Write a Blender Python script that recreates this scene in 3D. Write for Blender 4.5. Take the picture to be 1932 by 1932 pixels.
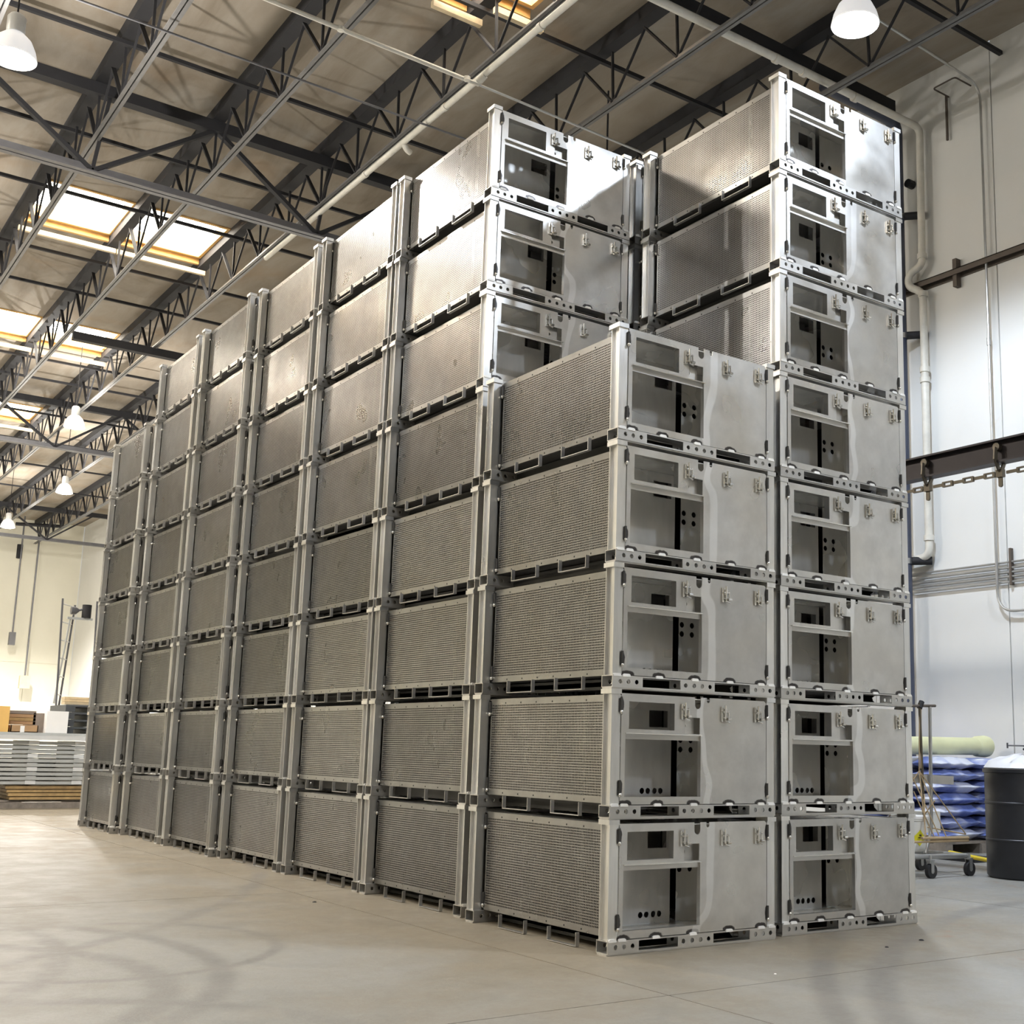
import bpy, bmesh, math, random
import numpy as np
from mathutils import Vector, Matrix
from mathutils.geometry import tessellate_polygon
random.seed(7)
for o in list(bpy.data.objects): bpy.data.objects.remove(o)
S = bpy.context.scene
PI = math.pi

# ------------------------------------------------------------------ camera
cam_d = bpy.data.cameras.new('camera'); cam = bpy.data.objects.new('camera', cam_d)
S.collection.objects.link(cam); S.camera = cam
cam.location = (-3.2176, -4.3080, 0.8621)
cam.rotation_euler = (1.74586, -0.02226, -0.63737)
cam_d.sensor_width = 36.0; cam_d.sensor_fit = 'HORIZONTAL'
cam_d.lens = 2270.4/1932*36.0
cam_d.shift_x = -(1144.07-966)/1932.0
cam_d.shift_y = (1016.78-966)/1932.0
cam_d.clip_end = 300

# ------------------------------------------------------------------ world and exposure
w = bpy.data.worlds.new('world'); S.world = w; w.use_nodes = True
w.node_tree.nodes['Background'].inputs[0].default_value = (0.75, 0.85, 1.0, 1)
w.node_tree.nodes['Background'].inputs[1].default_value = 1.0
S.view_settings.view_transform = 'Standard'; S.view_settings.look = 'None'
S.view_settings.gamma = 1.0; S.view_settings.use_curve_mapping = False
S.view_settings.exposure = 0.0

# high bay lamps of the hall: (x, y, z of the rim, colour, watts down, watts up)
COOL = (0.76, 0.86, 1.0); WARM = (1.0, 0.955, 0.885)
LAMPS_IN = [((3.95, 2.03, 7.02), COOL, 1150, 3), ((-1.72, 6.95, 6.9), WARM, 700, 330),
            ((2.0, 20.9, 7.03), WARM, 1500, 380), ((3.36, 27.85, 7.0), WARM, 1900, 400), ((3.25, 34.4, 7.0), WARM, 6800, 300)]
LAMPS_OUT = [((3.95, -3.8, 7.0), COOL, 820, 4), ((-1.7, -5.0, 7.0), COOL, 620, 8), ((-7.4, -5.6, 7.0), WARM, 350, 20),
             ((-7.4, 1.0, 7.0), WARM, 300, 170), ((-7.4, 7.2, 7.0), WARM, 400, 340), ((-7.4, 14.0, 7.0), WARM, 450, 450),
             ((-3.2, 14.0, 7.0), WARM, 750, 520), ((-3.6, 20.9, 7.0), WARM, 1200, 500), ((-3.6, 28.0, 7.0), WARM, 1500, 500), ((-3.0, 35.0, 7.0), WARM, 5500, 200)]

# ------------------------------------------------------------------ materials
def nmat(name):
    m = bpy.data.materials.new(name); m.use_nodes = True
    nt = m.node_tree; return m, nt, nt.nodes['Principled BSDF']
def N(nt, t, **k):
    n = nt.nodes.new(t)
    for a, b in k.items():
        if a.startswith('i_'): n.inputs[int(a[2:])].default_value = b
        else: setattr(n, a, b)
    return n
def ramp(nt, src, stops):
    r = N(nt, 'ShaderNodeValToRGB'); nt.links.new(src, r.inputs[0])
    e = r.color_ramp.elements
    while len(e) < len(stops): e.new(0.5)
    for i, (p, c) in enumerate(stops):
        e[i].position = p; e[i].color = (c if len(c) == 4 else (*c, 1))
    return r.outputs[0]
def noise(nt, vec, scale, detail=4, rough=0.55, dist=0.0):
    n = N(nt, 'ShaderNodeTexNoise'); n.inputs['Scale'].default_value = scale
    n.inputs['Detail'].default_value = detail; n.inputs['Roughness'].default_value = rough
    n.inputs['Distortion'].default_value = dist
    if vec is not None: nt.links.new(vec, n.inputs['Vector'])
    return n.outputs[0]
def mixc(nt, f, a, b, mode='MIX'):
    m = N(nt, 'ShaderNodeMix', data_type='RGBA', blend_type=mode)
    for sock, v in ((m.inputs[0], f), (m.inputs[6], a), (m.inputs[7], b)):
        if isinstance(v, (int, float)): sock.default_value = v
        elif isinstance(v, tuple): sock.default_value = (*v, 1) if len(v) == 3 else v
        else: nt.links.new(v, sock)
    return m.outputs[2]
def math_(nt, op, a, b=0.0, c=None):
    m = N(nt, 'ShaderNodeMath', operation=op)
    for i, v in enumerate((a, b) if c is None else (a, b, c)):
        if isinstance(v, (int, float)): m.inputs[i].default_value = v
        else: nt.links.new(v, m.inputs[i])
    return m.outputs[0]
def maprange(nt, v, a, b, c, d):
    m = N(nt, 'ShaderNodeMapRange', interpolation_type='SMOOTHERSTEP' if a < b else 'LINEAR'); nt.links.new(v, m.inputs[0])
    for i, x in enumerate((a, b, c, d)): m.inputs[i+1].default_value = x
    return m.outputs[0]
def bump(nt, bsdf, h, strength, dist=0.01):
    b = N(nt, 'ShaderNodeBump'); b.inputs['Strength'].default_value = strength; b.inputs['Distance'].default_value = dist
    nt.links.new(h, b.inputs['Height']); nt.links.new(b.outputs[0], bsdf.inputs['Normal'])

def metal(name, base, rough=(0.28, 0.46), streak=(1, 1, 1), bumpy=0.06, welds=None, metallic=0.92, wave=3.0, tone=0.12):
    m, nt, p = nmat(name)
    tc = N(nt, 'ShaderNodeTexCoord'); oi = N(nt, 'ShaderNodeObjectInfo')
    off = N(nt, 'ShaderNodeVectorMath', operation='ADD')
    sc = N(nt, 'ShaderNodeVectorMath', operation='SCALE'); sc.inputs[3].default_value = 37.0
    cb = N(nt, 'ShaderNodeCombineXYZ')
    for i in range(3): nt.links.new(oi.outputs['Random'], cb.inputs[i])
    nt.links.new(cb.outputs[0], sc.inputs[0])
    nt.links.new(tc.outputs['Object'], off.inputs[0]); nt.links.new(sc.outputs[0], off.inputs[1])
    v = off.outputs[0]
    mp = N(nt, 'ShaderNodeMapping'); mp.inputs['Scale'].default_value = streak; nt.links.new(v, mp.inputs[0])
    n1 = noise(nt, mp.outputs[0], 9, 4, 0.6, 0.0)
    n2 = noise(nt, v, wave, 1, 0.4, 0.0)
    n3 = noise(nt, v, 3.6, 2, 0.5, 0.1)
    col = ramp(nt, n1, [(0.3, tuple(c*0.86 for c in base)), (0.7, tuple(min(1, c*1.08) for c in base))])
    warm = mixc(nt, maprange(nt, n2, 0.3, 0.8, 0, 0.5), col, (base[0]*0.98, base[1]*0.95, base[2]*0.88))
    warm = mixc(nt, maprange(nt, n3, 0.25, 0.85, 0, 0.25), warm, tuple(c*0.72 for c in base))
    tn = maprange(nt, oi.outputs['Random'], 0, 1, 1-tone, 1+tone*0.5)
    cc = N(nt, 'ShaderNodeVectorMath', operation='SCALE'); nt.links.new(warm, cc.inputs[0]); nt.links.new(tn, cc.inputs[3])
    out = cc.outputs[0]
    if welds:
        sep = N(nt, 'ShaderNodeSeparateXYZ'); nt.links.new(tc.outputs['Object'], sep.inputs[0])
        tot = None
        for (wx, wz, rx, rz) in welds:
            dx = math_(nt, 'DIVIDE', math_(nt, 'SUBTRACT', sep.outputs[0], wx), rx)
            dz = math_(nt, 'DIVIDE', math_(nt, 'SUBTRACT', sep.outputs[2], wz), rz)
            d = math_(nt, 'ADD', math_(nt, 'POWER', math_(nt, 'ABSOLUTE', dx), 2.5), math_(nt, 'POWER', math_(nt, 'ABSOLUTE', dz), 2.0))
            tot = d if tot is None else math_(nt, 'MINIMUM', tot, d)
        tot = math_(nt, 'ADD', tot, maprange(nt, noise(nt, v, 40, 2), 0.3, 0.7, -0.15, 0.15))
        mk = maprange(nt, tot, 0.55, 1.15, 0.93, 0.0)
        out = mixc(nt, mk, out, (0.035, 0.03, 0.03))
        # bright band where the sheet was ground clean beside the opening
        g = math_(nt, 'ABSOLUTE', math_(nt, 'SUBTRACT', math_(nt, 'ADD', sep.outputs[0], maprange(nt, n2, 0.3, 0.7, -0.045, 0.045)), 0.545))
        gm = maprange(nt, g, 0.018, 0.03, 0.45, 0.0)
        out = mixc(nt, gm, out, (0.93, 0.93, 0.93))
    nt.links.new(out, p.inputs['Base Color'])
    p.inputs['Metallic'].default_value = metallic
    nt.links.new(maprange(nt, n3, 0.1, 0.9, *rough), p.inputs['Roughness'])
    h = n2
    bump(nt, p, h, bumpy, 0.05)
    return m
AL = (0.70, 0.69, 0.67)
WELDS = [(x, 0.066, 0.040, 0.019) for x in (0.085, 0.267, 0.481, 0.701, 0.905)] + \
        [(0.052, 0.498, 0.019, 0.043), (0.052, 0.136, 0.019, 0.038), (0.948, 0.50, 0.017, 0.045), (0.948, 0.125, 0.017, 0.04)]
M = {}
M['frame'] = metal('aluminium_frame', (0.77, 0.765, 0.75), (0.26, 0.42), (3, 3, 0.4), 0.05)
M['door'] = metal('aluminium_door', (0.60, 0.59, 0.57), (0.24, 0.46), (1, 1, 1), 0.05, WELDS)
M['perf'] = metal('perforated_aluminium', (0.35, 0.346, 0.338), (0.26, 0.34), (1, 1, 1), 0.07, metallic=1.0, wave=3.0, tone=0.25)
M['inner'] = metal('inner_aluminium', (0.92, 0.91, 0.88), (0.16, 0.32), (1, 1, 0.3), 0.03, metallic=0.5)
M['under'] = metal('shade_darkened_aluminium', (0.07, 0.068, 0.066), (0.4, 0.6), metallic=0.6)  # aluminium darkened so its colour holds the shade beneath the crates
M['weld'] = metal('bright_weld', (0.98, 0.97, 0.93), (0.45, 0.6), metallic=0.25)
M['base'] = metal('base_aluminium', (0.61, 0.60, 0.58), (0.32, 0.5), (0.3, 3, 3), 0.05)
M['chrome'] = metal('bright_latch_metal', (0.78, 0.77, 0.74), (0.12, 0.25), bumpy=0.02)
def simple(name, col, rough=0.6, metallic=0.0, var=0.12, scale=6, bumps=0.0, coords='Object'):
    m, nt, p = nmat(name)
    tc = N(nt, 'ShaderNodeTexCoord')
    n = noise(nt, tc.outputs[coords], scale, 6, 0.6)
    c = ramp(nt, n, [(0.3, tuple(x*(1-var) for x in col)), (0.7, tuple(min(1, x*(1+var)) for x in col))])
    nt.links.new(c, p.inputs['Base Color']); p.inputs['Roughness'].default_value = rough
    p.inputs['Metallic'].default_value = metallic
    if bumps: bump(nt, p, n, bumps, 0.02)
    return m
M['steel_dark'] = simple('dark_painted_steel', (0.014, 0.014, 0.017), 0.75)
M['steel_grey'] = simple('grey_painted_steel', (0.13, 0.13, 0.14), 0.4, 0.3)
M['steel_light'] = simple('dusty_bottom_chord', (0.15, 0.148, 0.148), 0.45, 0.3)
M['white_pipe'] = simple('white_painted_pipe', (0.62, 0.60, 0.54), 0.45)
M['navy'] = simple('navy_painted_pipe', (0.055, 0.065, 0.10), 0.42)
M['conduit'] = simple('galvanised_conduit', (0.48, 0.48, 0.47), 0.35, 0.7)
M['brown_steel'] = simple('brown_steel_angle', (0.10, 0.08, 0.065), 0.6, 0.2)
M['conveyor'] = simple('oily_conveyor_steel', (0.035, 0.028, 0.028), 0.45, 0.4)
M['trolley'] = simple('greasy_trolley_steel', (0.13, 0.11, 0.08), 0.45, 0.7)
M['rubber'] = simple('black_rubber', (0.02, 0.02, 0.022), 0.5)
M['drum'] = simple('black_plastic', (0.022, 0.023, 0.028), 0.42, 0, 0.2)
M['white_bag'] = simple('white_plastic_film', (0.80, 0.80, 0.82), 0.35, 0, 0.05)
M['wood'] = simple('plywood', (0.42, 0.28, 0.12), 0.6, 0, 0.25, 9)
M['old_wood'] = simple('weathered_pallet_wood', (0.22, 0.19, 0.16), 0.75, 0, 0.3, 9)
M['lumber'] = simple('pale_lumber', (0.62, 0.50, 0.32), 0.6, 0, 0.15, 8)
M['card'] = simple('brown_cardboard', (0.40, 0.25, 0.13), 0.7, 0, 0.1)
M['card_yellow'] = simple('yellow_cardboard', (0.80, 0.50, 0.16), 0.7, 0, 0.06)
M['card_grey'] = simple('grey_wrapped_stack', (0.24, 0.20, 0.17), 0.6, 0, 0.15)
M['box_white'] = simple('white_carton', (0.88, 0.87, 0.86), 0.5, 0, 0.02)
M['panel_grey'] = simple('grey_painted_panel', (0.42, 0.43, 0.42), 0.45, 0.2, 0.08)
M['panel_light'] = simple('light_grey_rail', (0.66, 0.67, 0.67), 0.4, 0.2, 0.05)
M['pallet_dark'] = simple('dark_plastic_pallet', (0.06, 0.065, 0.07), 0.5)
M['tube_yellow'] = simple('pale_yellow_tube', (0.66, 0.66, 0.40), 0.5, 0, 0.08, 3)
M['pole_yellow'] = simple('yellow_pole', (0.85, 0.66, 0.03), 0.4)
M['rope'] = simple('tan_rope', (0.42, 0.31, 0.18), 0.8)
M['bucket'] = simple('white_bucket_plastic', (0.80, 0.80, 0.77), 0.4, 0, 0.04)
M['hazard'] = simple('yellow_hazard_print', (0.80, 0.74, 0.03), 0.5)
M['black_print'] = simple('black_print', (0.03, 0.03, 0.02), 0.6)
M['pendant'] = simple('cream_pendant_box', (0.62, 0.55, 0.36), 0.5)
M['plaster'] = simple('cream_curb_board', (0.62, 0.38, 0.14), 0.7)

def bag_mat():
    m, nt, p = nmat('printed_woven_bag')
    tc = N(nt, 'ShaderNodeTexCoord'); oi = N(nt, 'ShaderNodeObjectInfo')
    v = N(nt, 'ShaderNodeVectorMath', operation='ADD'); nt.links.new(tc.outputs['Object'], v.inputs[0])
    cb = N(nt, 'ShaderNodeCombineXYZ'); nt.links.new(math_(nt, 'MULTIPLY', oi.outputs['Random'], 9.0), cb.inputs[0]); nt.links.new(cb.outputs[0], v.inputs[1])
    n = noise(nt, v.outputs[0], 3.0, 2, 0.5, 0.5)
    c = ramp(nt, n, [(0.42, (0.13, 0.18, 0.46)), (0.5, (0.28, 0.33, 0.60)), (0.60, (0.66, 0.69, 0.80))])
    nt.links.new(c, p.inputs['Base Color']); p.inputs['Roughness'].default_value = 0.28
    bump(nt, p, noise(nt, v.outputs[0], 8, 4), 0.5, 0.03)
    return m
M['bag'] = bag_mat()

def floor_mat():
    m, nt, p = nmat('worn_concrete_floor')
    g = N(nt, 'ShaderNodeNewGeometry'); pos = g.outputs['Position']
    sep = N(nt, 'ShaderNodeSeparateXYZ'); nt.links.new(pos, sep.inputs[0])
    n1 = noise(nt, pos, 0.55, 8, 0.6, 0.3); n2 = noise(nt, pos, 3.5, 8, 0.7); n3 = noise(nt, pos, 60, 4, 0.7)
    c = ramp(nt, n1, [(0.3, (0.262, 0.258, 0.24)), (0.7, (0.335, 0.328, 0.305))])
    c = mixc(nt, maprange(nt, n2, 0.35, 0.75, 0.0, 0.30), c, (0.28, 0.235, 0.17))
    c = mixc(nt, maprange(nt, n3, 0.3, 0.7, 0.0, 0.16), c, (0.16, 0.15, 0.13))
    # brown dust that gathers along the foot of the stacks
    dx = math_(nt, 'MAXIMUM', math_(nt, 'SUBTRACT', math_(nt, 'MULTIPLY', sep.outputs[0], -1.0), 0.0), math_(nt, 'SUBTRACT', sep.outputs[0], 2.2))
    dy = math_(nt, 'MULTIPLY', math_(nt, 'ADD', sep.outputs[1], 0.0), -1.0)
    d = math_(nt, 'MAXIMUM', dx, dy)
    dm = maprange(nt, math_(nt, 'ADD', d, maprange(nt, n1, 0.3, 0.7, -0.5, 0.5)), 0.0, 1.8, 0.62, 0.0)
    c = mixc(nt, dm, c, (0.225, 0.175, 0.105))
    # rust stains to the right
    r1 = noise(nt, pos, 1.3, 5, 0.7, 1.0)
    rm = math_(nt, 'MULTIPLY', maprange(nt, r1, 0.60, 0.72, 0.0, 0.5), maprange(nt, sep.outputs[0], 0.8, 2.0, 0, 1))
    c = mixc(nt, rm, c, (0.28, 0.14, 0.06))
    # tyre marks: arcs of turning lift trucks
    tot = None
    for (cx, cy, r, wd) in [(-3.2, 0.9, 1.75, 0.05), (-3.0, 0.55, 1.25, 0.06), (-2.6, -0.9, 1.15, 0.05), (-4.3, 1.6, 2.4, 0.05), (-1.8, 1.2, 0.75, 0.03), (4.6, -5.6, 5.4, 0.05), (4.6, -5.6, 6.1, 0.06), (5.6, -6.0, 7.3, 0.05), (-6, 6, 6.3, .05)]:
        ax = math_(nt, 'SUBTRACT', sep.outputs[0], cx); ay = math_(nt, 'SUBTRACT', sep.outputs[1], cy)
        rr = math_(nt, 'SQRT', math_(nt, 'ADD', math_(nt, 'MULTIPLY', ax, ax), math_(nt, 'MULTIPLY', ay, ay)))
        e = math_(nt, 'DIVIDE', math_(nt, 'ABSOLUTE', math_(nt, 'SUBTRACT', rr, r)), wd)
        tot = e if tot is None else math_(nt, 'MINIMUM', tot, e)
    tm = math_(nt, 'MULTIPLY', maprange(nt, tot, 0.2, 1.8, 0.55, 0.0), maprange(nt, n1, 0.35, 0.6, 0.0, 1.0))
    c = mixc(nt, tm, c, (0.17, 0.16, 0.15))
    nt.links.new(c, p.inputs['Base Color'])
    nt.links.new(maprange(nt, n2, 0.3, 0.7, 0.38, 0.58), p.inputs['Roughness'])
    bump(nt, p, n3, 0.12, 0.01)
    return m
M['floor'] = floor_mat()

def wall_mat(name, a, b, stain):
    m, nt, p = nmat(name)
    g = N(nt, 'ShaderNodeNewGeometry'); pos = g.outputs['Position']
    n1 = noise(nt, pos, 0.4, 6, 0.6); n2 = noise(nt, pos, 2.0, 8, 0.7, 0.5)
    c = ramp(nt, n1, [(0.3, a), (0.7, b)])
    c = mixc(nt, maprange(nt, n2, 0.62, 0.8, 0.0, 0.5), c, stain)
    nt.links.new(c, p.inputs['Base Color']); p.inputs['Roughness'].default_value = 0.75
    bump(nt, p, noise(nt, pos, 5, 4), 0.08, 0.03)
    return m
M['wall'] = wall_mat('white_painted_concrete', (0.66, 0.66, 0.64), (0.74, 0.74, 0.72), (0.62, 0.56, 0.46))
M['wall_cream'] = wall_mat('cream_painted_concrete', (0.66, 0.64, 0.54), (0.74, 0.72, 0.62), (0.60, 0.52, 0.40))
def deck_mat():
    m, nt, p = nmat('stained_roof_deck')
    g = N(nt, 'ShaderNodeNewGeometry'); pos = g.outputs['Position']
    mp = N(nt, 'ShaderNodeMapping'); mp.inputs['Scale'].default_value = (1.0, 0.25, 1); nt.links.new(pos, mp.inputs[0])
    n1 = noise(nt, mp.outputs[0], 1.6, 7, 0.65, 0.6); n2 = noise(nt, pos, 0.7, 4, 0.6)
    c = ramp(nt, n1, [(0.3, (0.19, 0.155, 0.115)), (0.55, (0.28, 0.245, 0.20)), (0.75, (0.34, 0.315, 0.275))])
    c = mixc(nt, maprange(nt, n2, 0.5, 0.75, 0, 0.45), c, (0.28, 0.19, 0.11))
    nt.links.new(c, p.inputs['Base Color']); p.inputs['Roughness'].default_value = 0.8
    return m
M['deck'] = deck_mat()
def emit(name, col, s):
    m, nt, p = nmat(name); nt.nodes.remove(p)
    e = N(nt, 'ShaderNodeEmission'); e.inputs[0].default_value = (*col, 1); e.inputs[1].default_value = s
    nt.links.new(e.outputs[0], nt.nodes['Material Output'].inputs[0]); return m
M['lamp_cool'] = emit('lit_lamp_cool', (0.82, 0.90, 1.0), 40)
M['lamp_warm'] = emit('lit_lamp_warm', (1.0, 0.95, 0.86), 30)
M['skylight'] = emit('daylit_skylight_dome', (1.0, 0.93, 0.80), 26)
M['shade'] = simple('lit_prismatic_refractor', (0.75, 0.73, 0.68), 0.35, 0.2, 0.05)
_p = M['shade'].node_tree.nodes['Principled BSDF']; _p.inputs['Emission Color'].default_value = (0.95, 0.96, 1.0, 1); _p.inputs['Emission Strength'].default_value = 0.55

# ------------------------------------------------------------------ mesh helpers
class MB:
    def __init__(s): s.v = []; s.f = []
    def add(s, vs, fs):
        b = len(s.v); s.v += [tuple(x) for x in vs]; s.f += [tuple(b+i for i in f) for f in fs]; return s
    def box(s, x0, x1, y0, y1, z0, z1):
        return s.add([(x0,y0,z0),(x1,y0,z0),(x1,y1,z0),(x0,y1,z0),(x0,y0,z1),(x1,y0,z1),(x1,y1,z1),(x0,y1,z1)],
                     [(0,3,2,1),(4,5,6,7),(0,1,5,4),(1,2,6,5),(2,3,7,6),(3,0,4,7)])
    def bar(s, a, b, w, h, up=(0,0,1)):
        a = Vector(a); b = Vector(b); d = (b-a).normalized(); u = Vector(up)
        if abs(d.dot(u)) > .98: u = Vector((1,0,0))
        r = d.cross(u).normalized(); u = r.cross(d)
        vs = [p + r*i*w/2 + u*j*h/2 for p in (a, b) for i, j in ((-1,-1),(1,-1),(1,1),(-1,1))]
        return s.add(vs, [(0,1,2,3),(7,6,5,4),(0,4,5,1),(1,5,6,2),(2,6,7,3),(3,7,4,0)])
    def tube(s, pts, r, n=10, caps=True):
        pts = [Vector(p) for p in pts]; rings = []
        u = None
        for i, p in enumerate(pts):
            d = (pts[min(i+1, len(pts)-1)] - pts[max(i-1, 0)]).normalized()
            if u is None:
                u = d.orthogonal().normalized()
            else:
                u = (u - d*u.dot(d)).normalized()
            v = d.cross(u); rr = r[i] if isinstance(r, (list, tuple)) else r
            rings.append([p + (u*math.cos(2*PI*k/n) + v*math.sin(2*PI*k/n))*rr for k in range(n)])
        fs = []
        for i in range(len(pts)-1):
            for k in range(n):
                a = i*n+k; b = i*n+(k+1) % n; fs.append((a, b, b+n, a+n))
        if caps: fs.append(tuple(range(n))[::-1]); fs.append(tuple((len(pts)-1)*n+k for k in range(n)))
        return s.add([q for r_ in rings for q in r_], fs)
    def lathe(s, prof, n=28, cx=0, cy=0):
        fs = []; vs = []
        for (r, z) in prof:
            vs += [(cx+r*math.cos(2*PI*k/n), cy+r*math.sin(2*PI*k/n), z) for k in range(n)]
        for i in range(len(prof)-1):
            for k in range(n):
                a = i*n+k; b = i*n+(k+1) % n; fs.append((a, b, b+n, a+n))
        return s.add(vs, fs)
    def sheet(s, outer, holes, t, fn):
        """flat plate from a 2D outline with holes; fn(a, b, depth) -> 3D"""
        loops = [outer] + holes
        tris = tessellate_polygon([[Vector((a, b, 0)) for a, b in l] for l in loops])
        flat = [p for l in loops for p in l]; n = len(flat)
        vs = [fn(a, b, 0) for a, b in flat] + [fn(a, b, t) for a, b in flat]
        fs = [tuple(t3) for t3 in tris] + [tuple(n+i for i in t3[::-1]) for t3 in tris]
        k = 0
        for l in loops:
            m_ = len(l)
            for i in range(m_):
                a = k+i; b = k+(i+1) % m_; fs.append((a, b, b+n, a+n))
            k += m_
        return s.add(vs, fs)
    def mesh(s, name, mat, smooth=False, fixn=True):
        me = bpy.data.meshes.new(name); me.from_pydata([tuple(v) for v in s.v], [], s.f); me.materials.append(M[mat] if isinstance(mat, str) else mat)
        if fixn:
            bm = bmesh.new(); bm.from_mesh(me); bmesh.ops.recalc_face_normals(bm, faces=bm.faces); bm.to_mesh(me); bm.free()
        if smooth:
            for p in me.polygons: p.use_smooth = True
            try: me.set_sharp_from_angle(angle=math.radians(40))
            except Exception: pass
        return me
    def build(s, name, mat, parent=None, smooth=False, loc=None, fixn=True):
        return link(name, s.mesh(name, mat, smooth, fixn), parent, loc)
def link(name, me, parent=None, loc=None, rot=None):
    o = bpy.data.objects.new(name, me); S.collection.objects.link(o)
    if parent: o.parent = parent
    if loc: o.location = loc
    if rot: o.rotation_euler = rot
    return o
def thing(name, label, cat, loc=(0,0,0), rz=0, group=None):
    o = bpy.data.objects.new(name, None); S.collection.objects.link(o); o.empty_display_size = 0.1
    o.location = loc; o.rotation_euler = (0, 0, rz); return tag(o, label, cat, group)
def tag(o, label, cat, group=None):
    o['label'] = label; o['category'] = cat
    if group: o['group'] = group
    return o
def struct(o): o['kind'] = 'structure'; return o
def rect(x0, x1, y0, y1): return [(x0,y0),(x1,y0),(x1,y1),(x0,y1)]
def circ(cx, cy, r, n=12): return [(cx+r*math.cos(2*PI*k/n), cy+r*math.sin(2*PI*k/n)) for k in range(n)]
def copy_tree(o, parent=None):
    c = o.copy(); S.collection.objects.link(c)
    if parent: c.parent = parent
    for ch in list(o.children): copy_tree(ch, c)
    return c

# ------------------------------------------------------------------ room shell
XL, XR, YF, YB, ZC = -14.0, 7.3, -15.0, 43.0, 8.72
# floor: cast slabs with control joints
fl = struct(MB().box(XL-.2, XR+.2, YF-.2, YB+.2, -0.35, -0.205).build('floor', 'floor'))
xs = [XL, -10.8, -7.3, -3.8, -0.3, 3.2, 6.7, XR]; ys = [YF] + [-14.78+3.5*k for k in range(17)] + [YB]
for i in range(len(xs)-1):
    for j in range(len(ys)-1):
        if ys[j+1]-ys[j] < .05: continue
        MB().box(xs[i]+.003, xs[i+1]-.003, ys[j]+.003, ys[j+1]-.003, -0.2, 0).build('floor_slab', 'floor', fl)
# walls: tilt-up panels with recessed joints
def wall(name, mat, axis, pos, a0, a1, first, step, sgn):
    b = MB()
    if axis == 'x': b.box(min(pos+sgn*.02, pos+sgn*.2), max(pos+sgn*.02, pos+sgn*.2), a0, a1, 0, ZC)
    else: b.box(a0, a1, min(pos+sgn*.02, pos+sgn*.2), max(pos+sgn*.02, pos+sgn*.2), 0, ZC)
    o = struct(b.build(name, mat))
    cuts = [a0]; c = first
    while c < a1:
        if c > a0+.1: cuts.append(c)
        c += step
    cuts.append(a1)
    for i in range(len(cuts)-1):
        for z0, z1 in ((0.0, 3.54), (3.56, ZC)) if name == 'wall_back' else ((0.0, ZC),):
            q = MB(); u0, u1 = cuts[i]+.008, cuts[i+1]-.008
            p0, p1 = min(pos, pos+sgn*.03), max(pos, pos+sgn*.03)
            if axis == 'x': q.box(p0, p1, u0, u1, z0, z1)
            else: q.box(u0, u1, p0, p1, z0, z1)
            q.build('wall_panel', mat, o)
    return o
wall('wall_right', 'wall', 'x', XR, YF, YB, 3.06-6.1*3, 6.1, 1)
wall('wall_back', 'wall_cream', 'y', YB, XL, XR, 5.75-6.1*3, 6.1, 1)
wall('wall_left', 'wall_cream', 'x', XL, YF, YB, -12, 6.1, -1)
wall('wall_front', 'wall', 'y', YF, XL, XR, -9, 6.1, -1)

# ceiling deck with skylight openings
SKY = [(-0.25, 0.95, 13.4, 14.75), (1.17, 2.35, 13.4, 14.75), (-0.25, 0.95, 19.6, 20.9), (1.17, 2.35, 19.6, 20.9), (-0.25, 0.95, 26.4, 27.7), (1.17, 2.35, 26.4, 27.7),
       (-0.25, 0.95, 33.0, 34.3), (2.0, 2.38, 4.9, 5.97), (2.56, 2.95, 4.9, 5.66), (-7.0, -4.6, 7.0, 8.4), (-7.0, -4.6, 13.4, 14.75), (-7.0, -4.6, 20, 21.3), (-7.0, -4.6, 0.4, 1.8), (-7.0, -4.6, -8, -6.6), (1.2, 3.6, -8, -6.6)]
outer = rect(XL, XR, YF, YB)
ce = MB(); ce.sheet(outer, [rect(s[0]-.012, s[1]+.012, s[2]-.012, s[3]+.012) for s in SKY], 0.10, lambda a, b, d: (a, b, ZC+d)); ceil_ = struct(ce.build('ceiling', 'deck'))
for i, (x0, x1, y0, y1) in enumerate(SKY):
    t = struct(MB().box(x0-.05, x1+.05, y0-.05, y1+.05, ZC+.161, ZC+.18).build('window_%d' % (i+1), 'skylight'))
    c = MB()
    for bx in ((x0-.05, x0, y0-.05, y1+.05), (x1, x1+.05, y0-.05, y1+.05), (x0, x1, y0-.05, y0), (x0, x1, y1, y1+.05)): c.box(*bx, ZC-.02, ZC+.16)
    c.build('skylight_curb', 'plaster', t)
    MB().box(x0-.1, x1+.1, y1-.10, y1-.04, ZC-.34, ZC-.27).build('skylight_ledger', 'lumber', t)
    MB().box(x0-.05, x1+.05, y1+.10, y1+.16, ZC-.10, ZC-.001).build('skylight_header', 'plaster', t)

# ------------------------------------------------------------------ roof joists (open web, running along the stacks)
web_d = MB().bar((0, 0, 0), (0, 0.555, 0.62), 0.02, 0.05, (1, 0, 0)).mesh('web_member', 'steel_dark')
web_v = MB().bar((0, 0, 0), (0, 0.03, 0.62), 0.02, 0.028, (1, 0, 0)).mesh('web_post', 'steel_dark')
web_t = MB().bar((0, 0, 0), (0, -0.555, 0.62), 0.016, 0.026, (1, 0, 0)).mesh('web_member', 'steel_dark')
JX = [(-3.15, 'leftmost open-web roof joist, beside the lit lamp at the left edge'), (-1.75, 'open-web roof joist crossing the upper left corner of the roof'),
      (-0.35, 'open-web roof joist passing left edge of the big skylight pair'), (1.05, 'open-web roof joist between the two bright skylight openings'),
      (2.47, 'open-web roof joist with the long white pipe strapped beneath it'), (3.97, 'open-web roof joist above the gap between the two tallest stacks'),
      (5.62, 'open-web roof joist nearest the white right-hand wall')]
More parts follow.
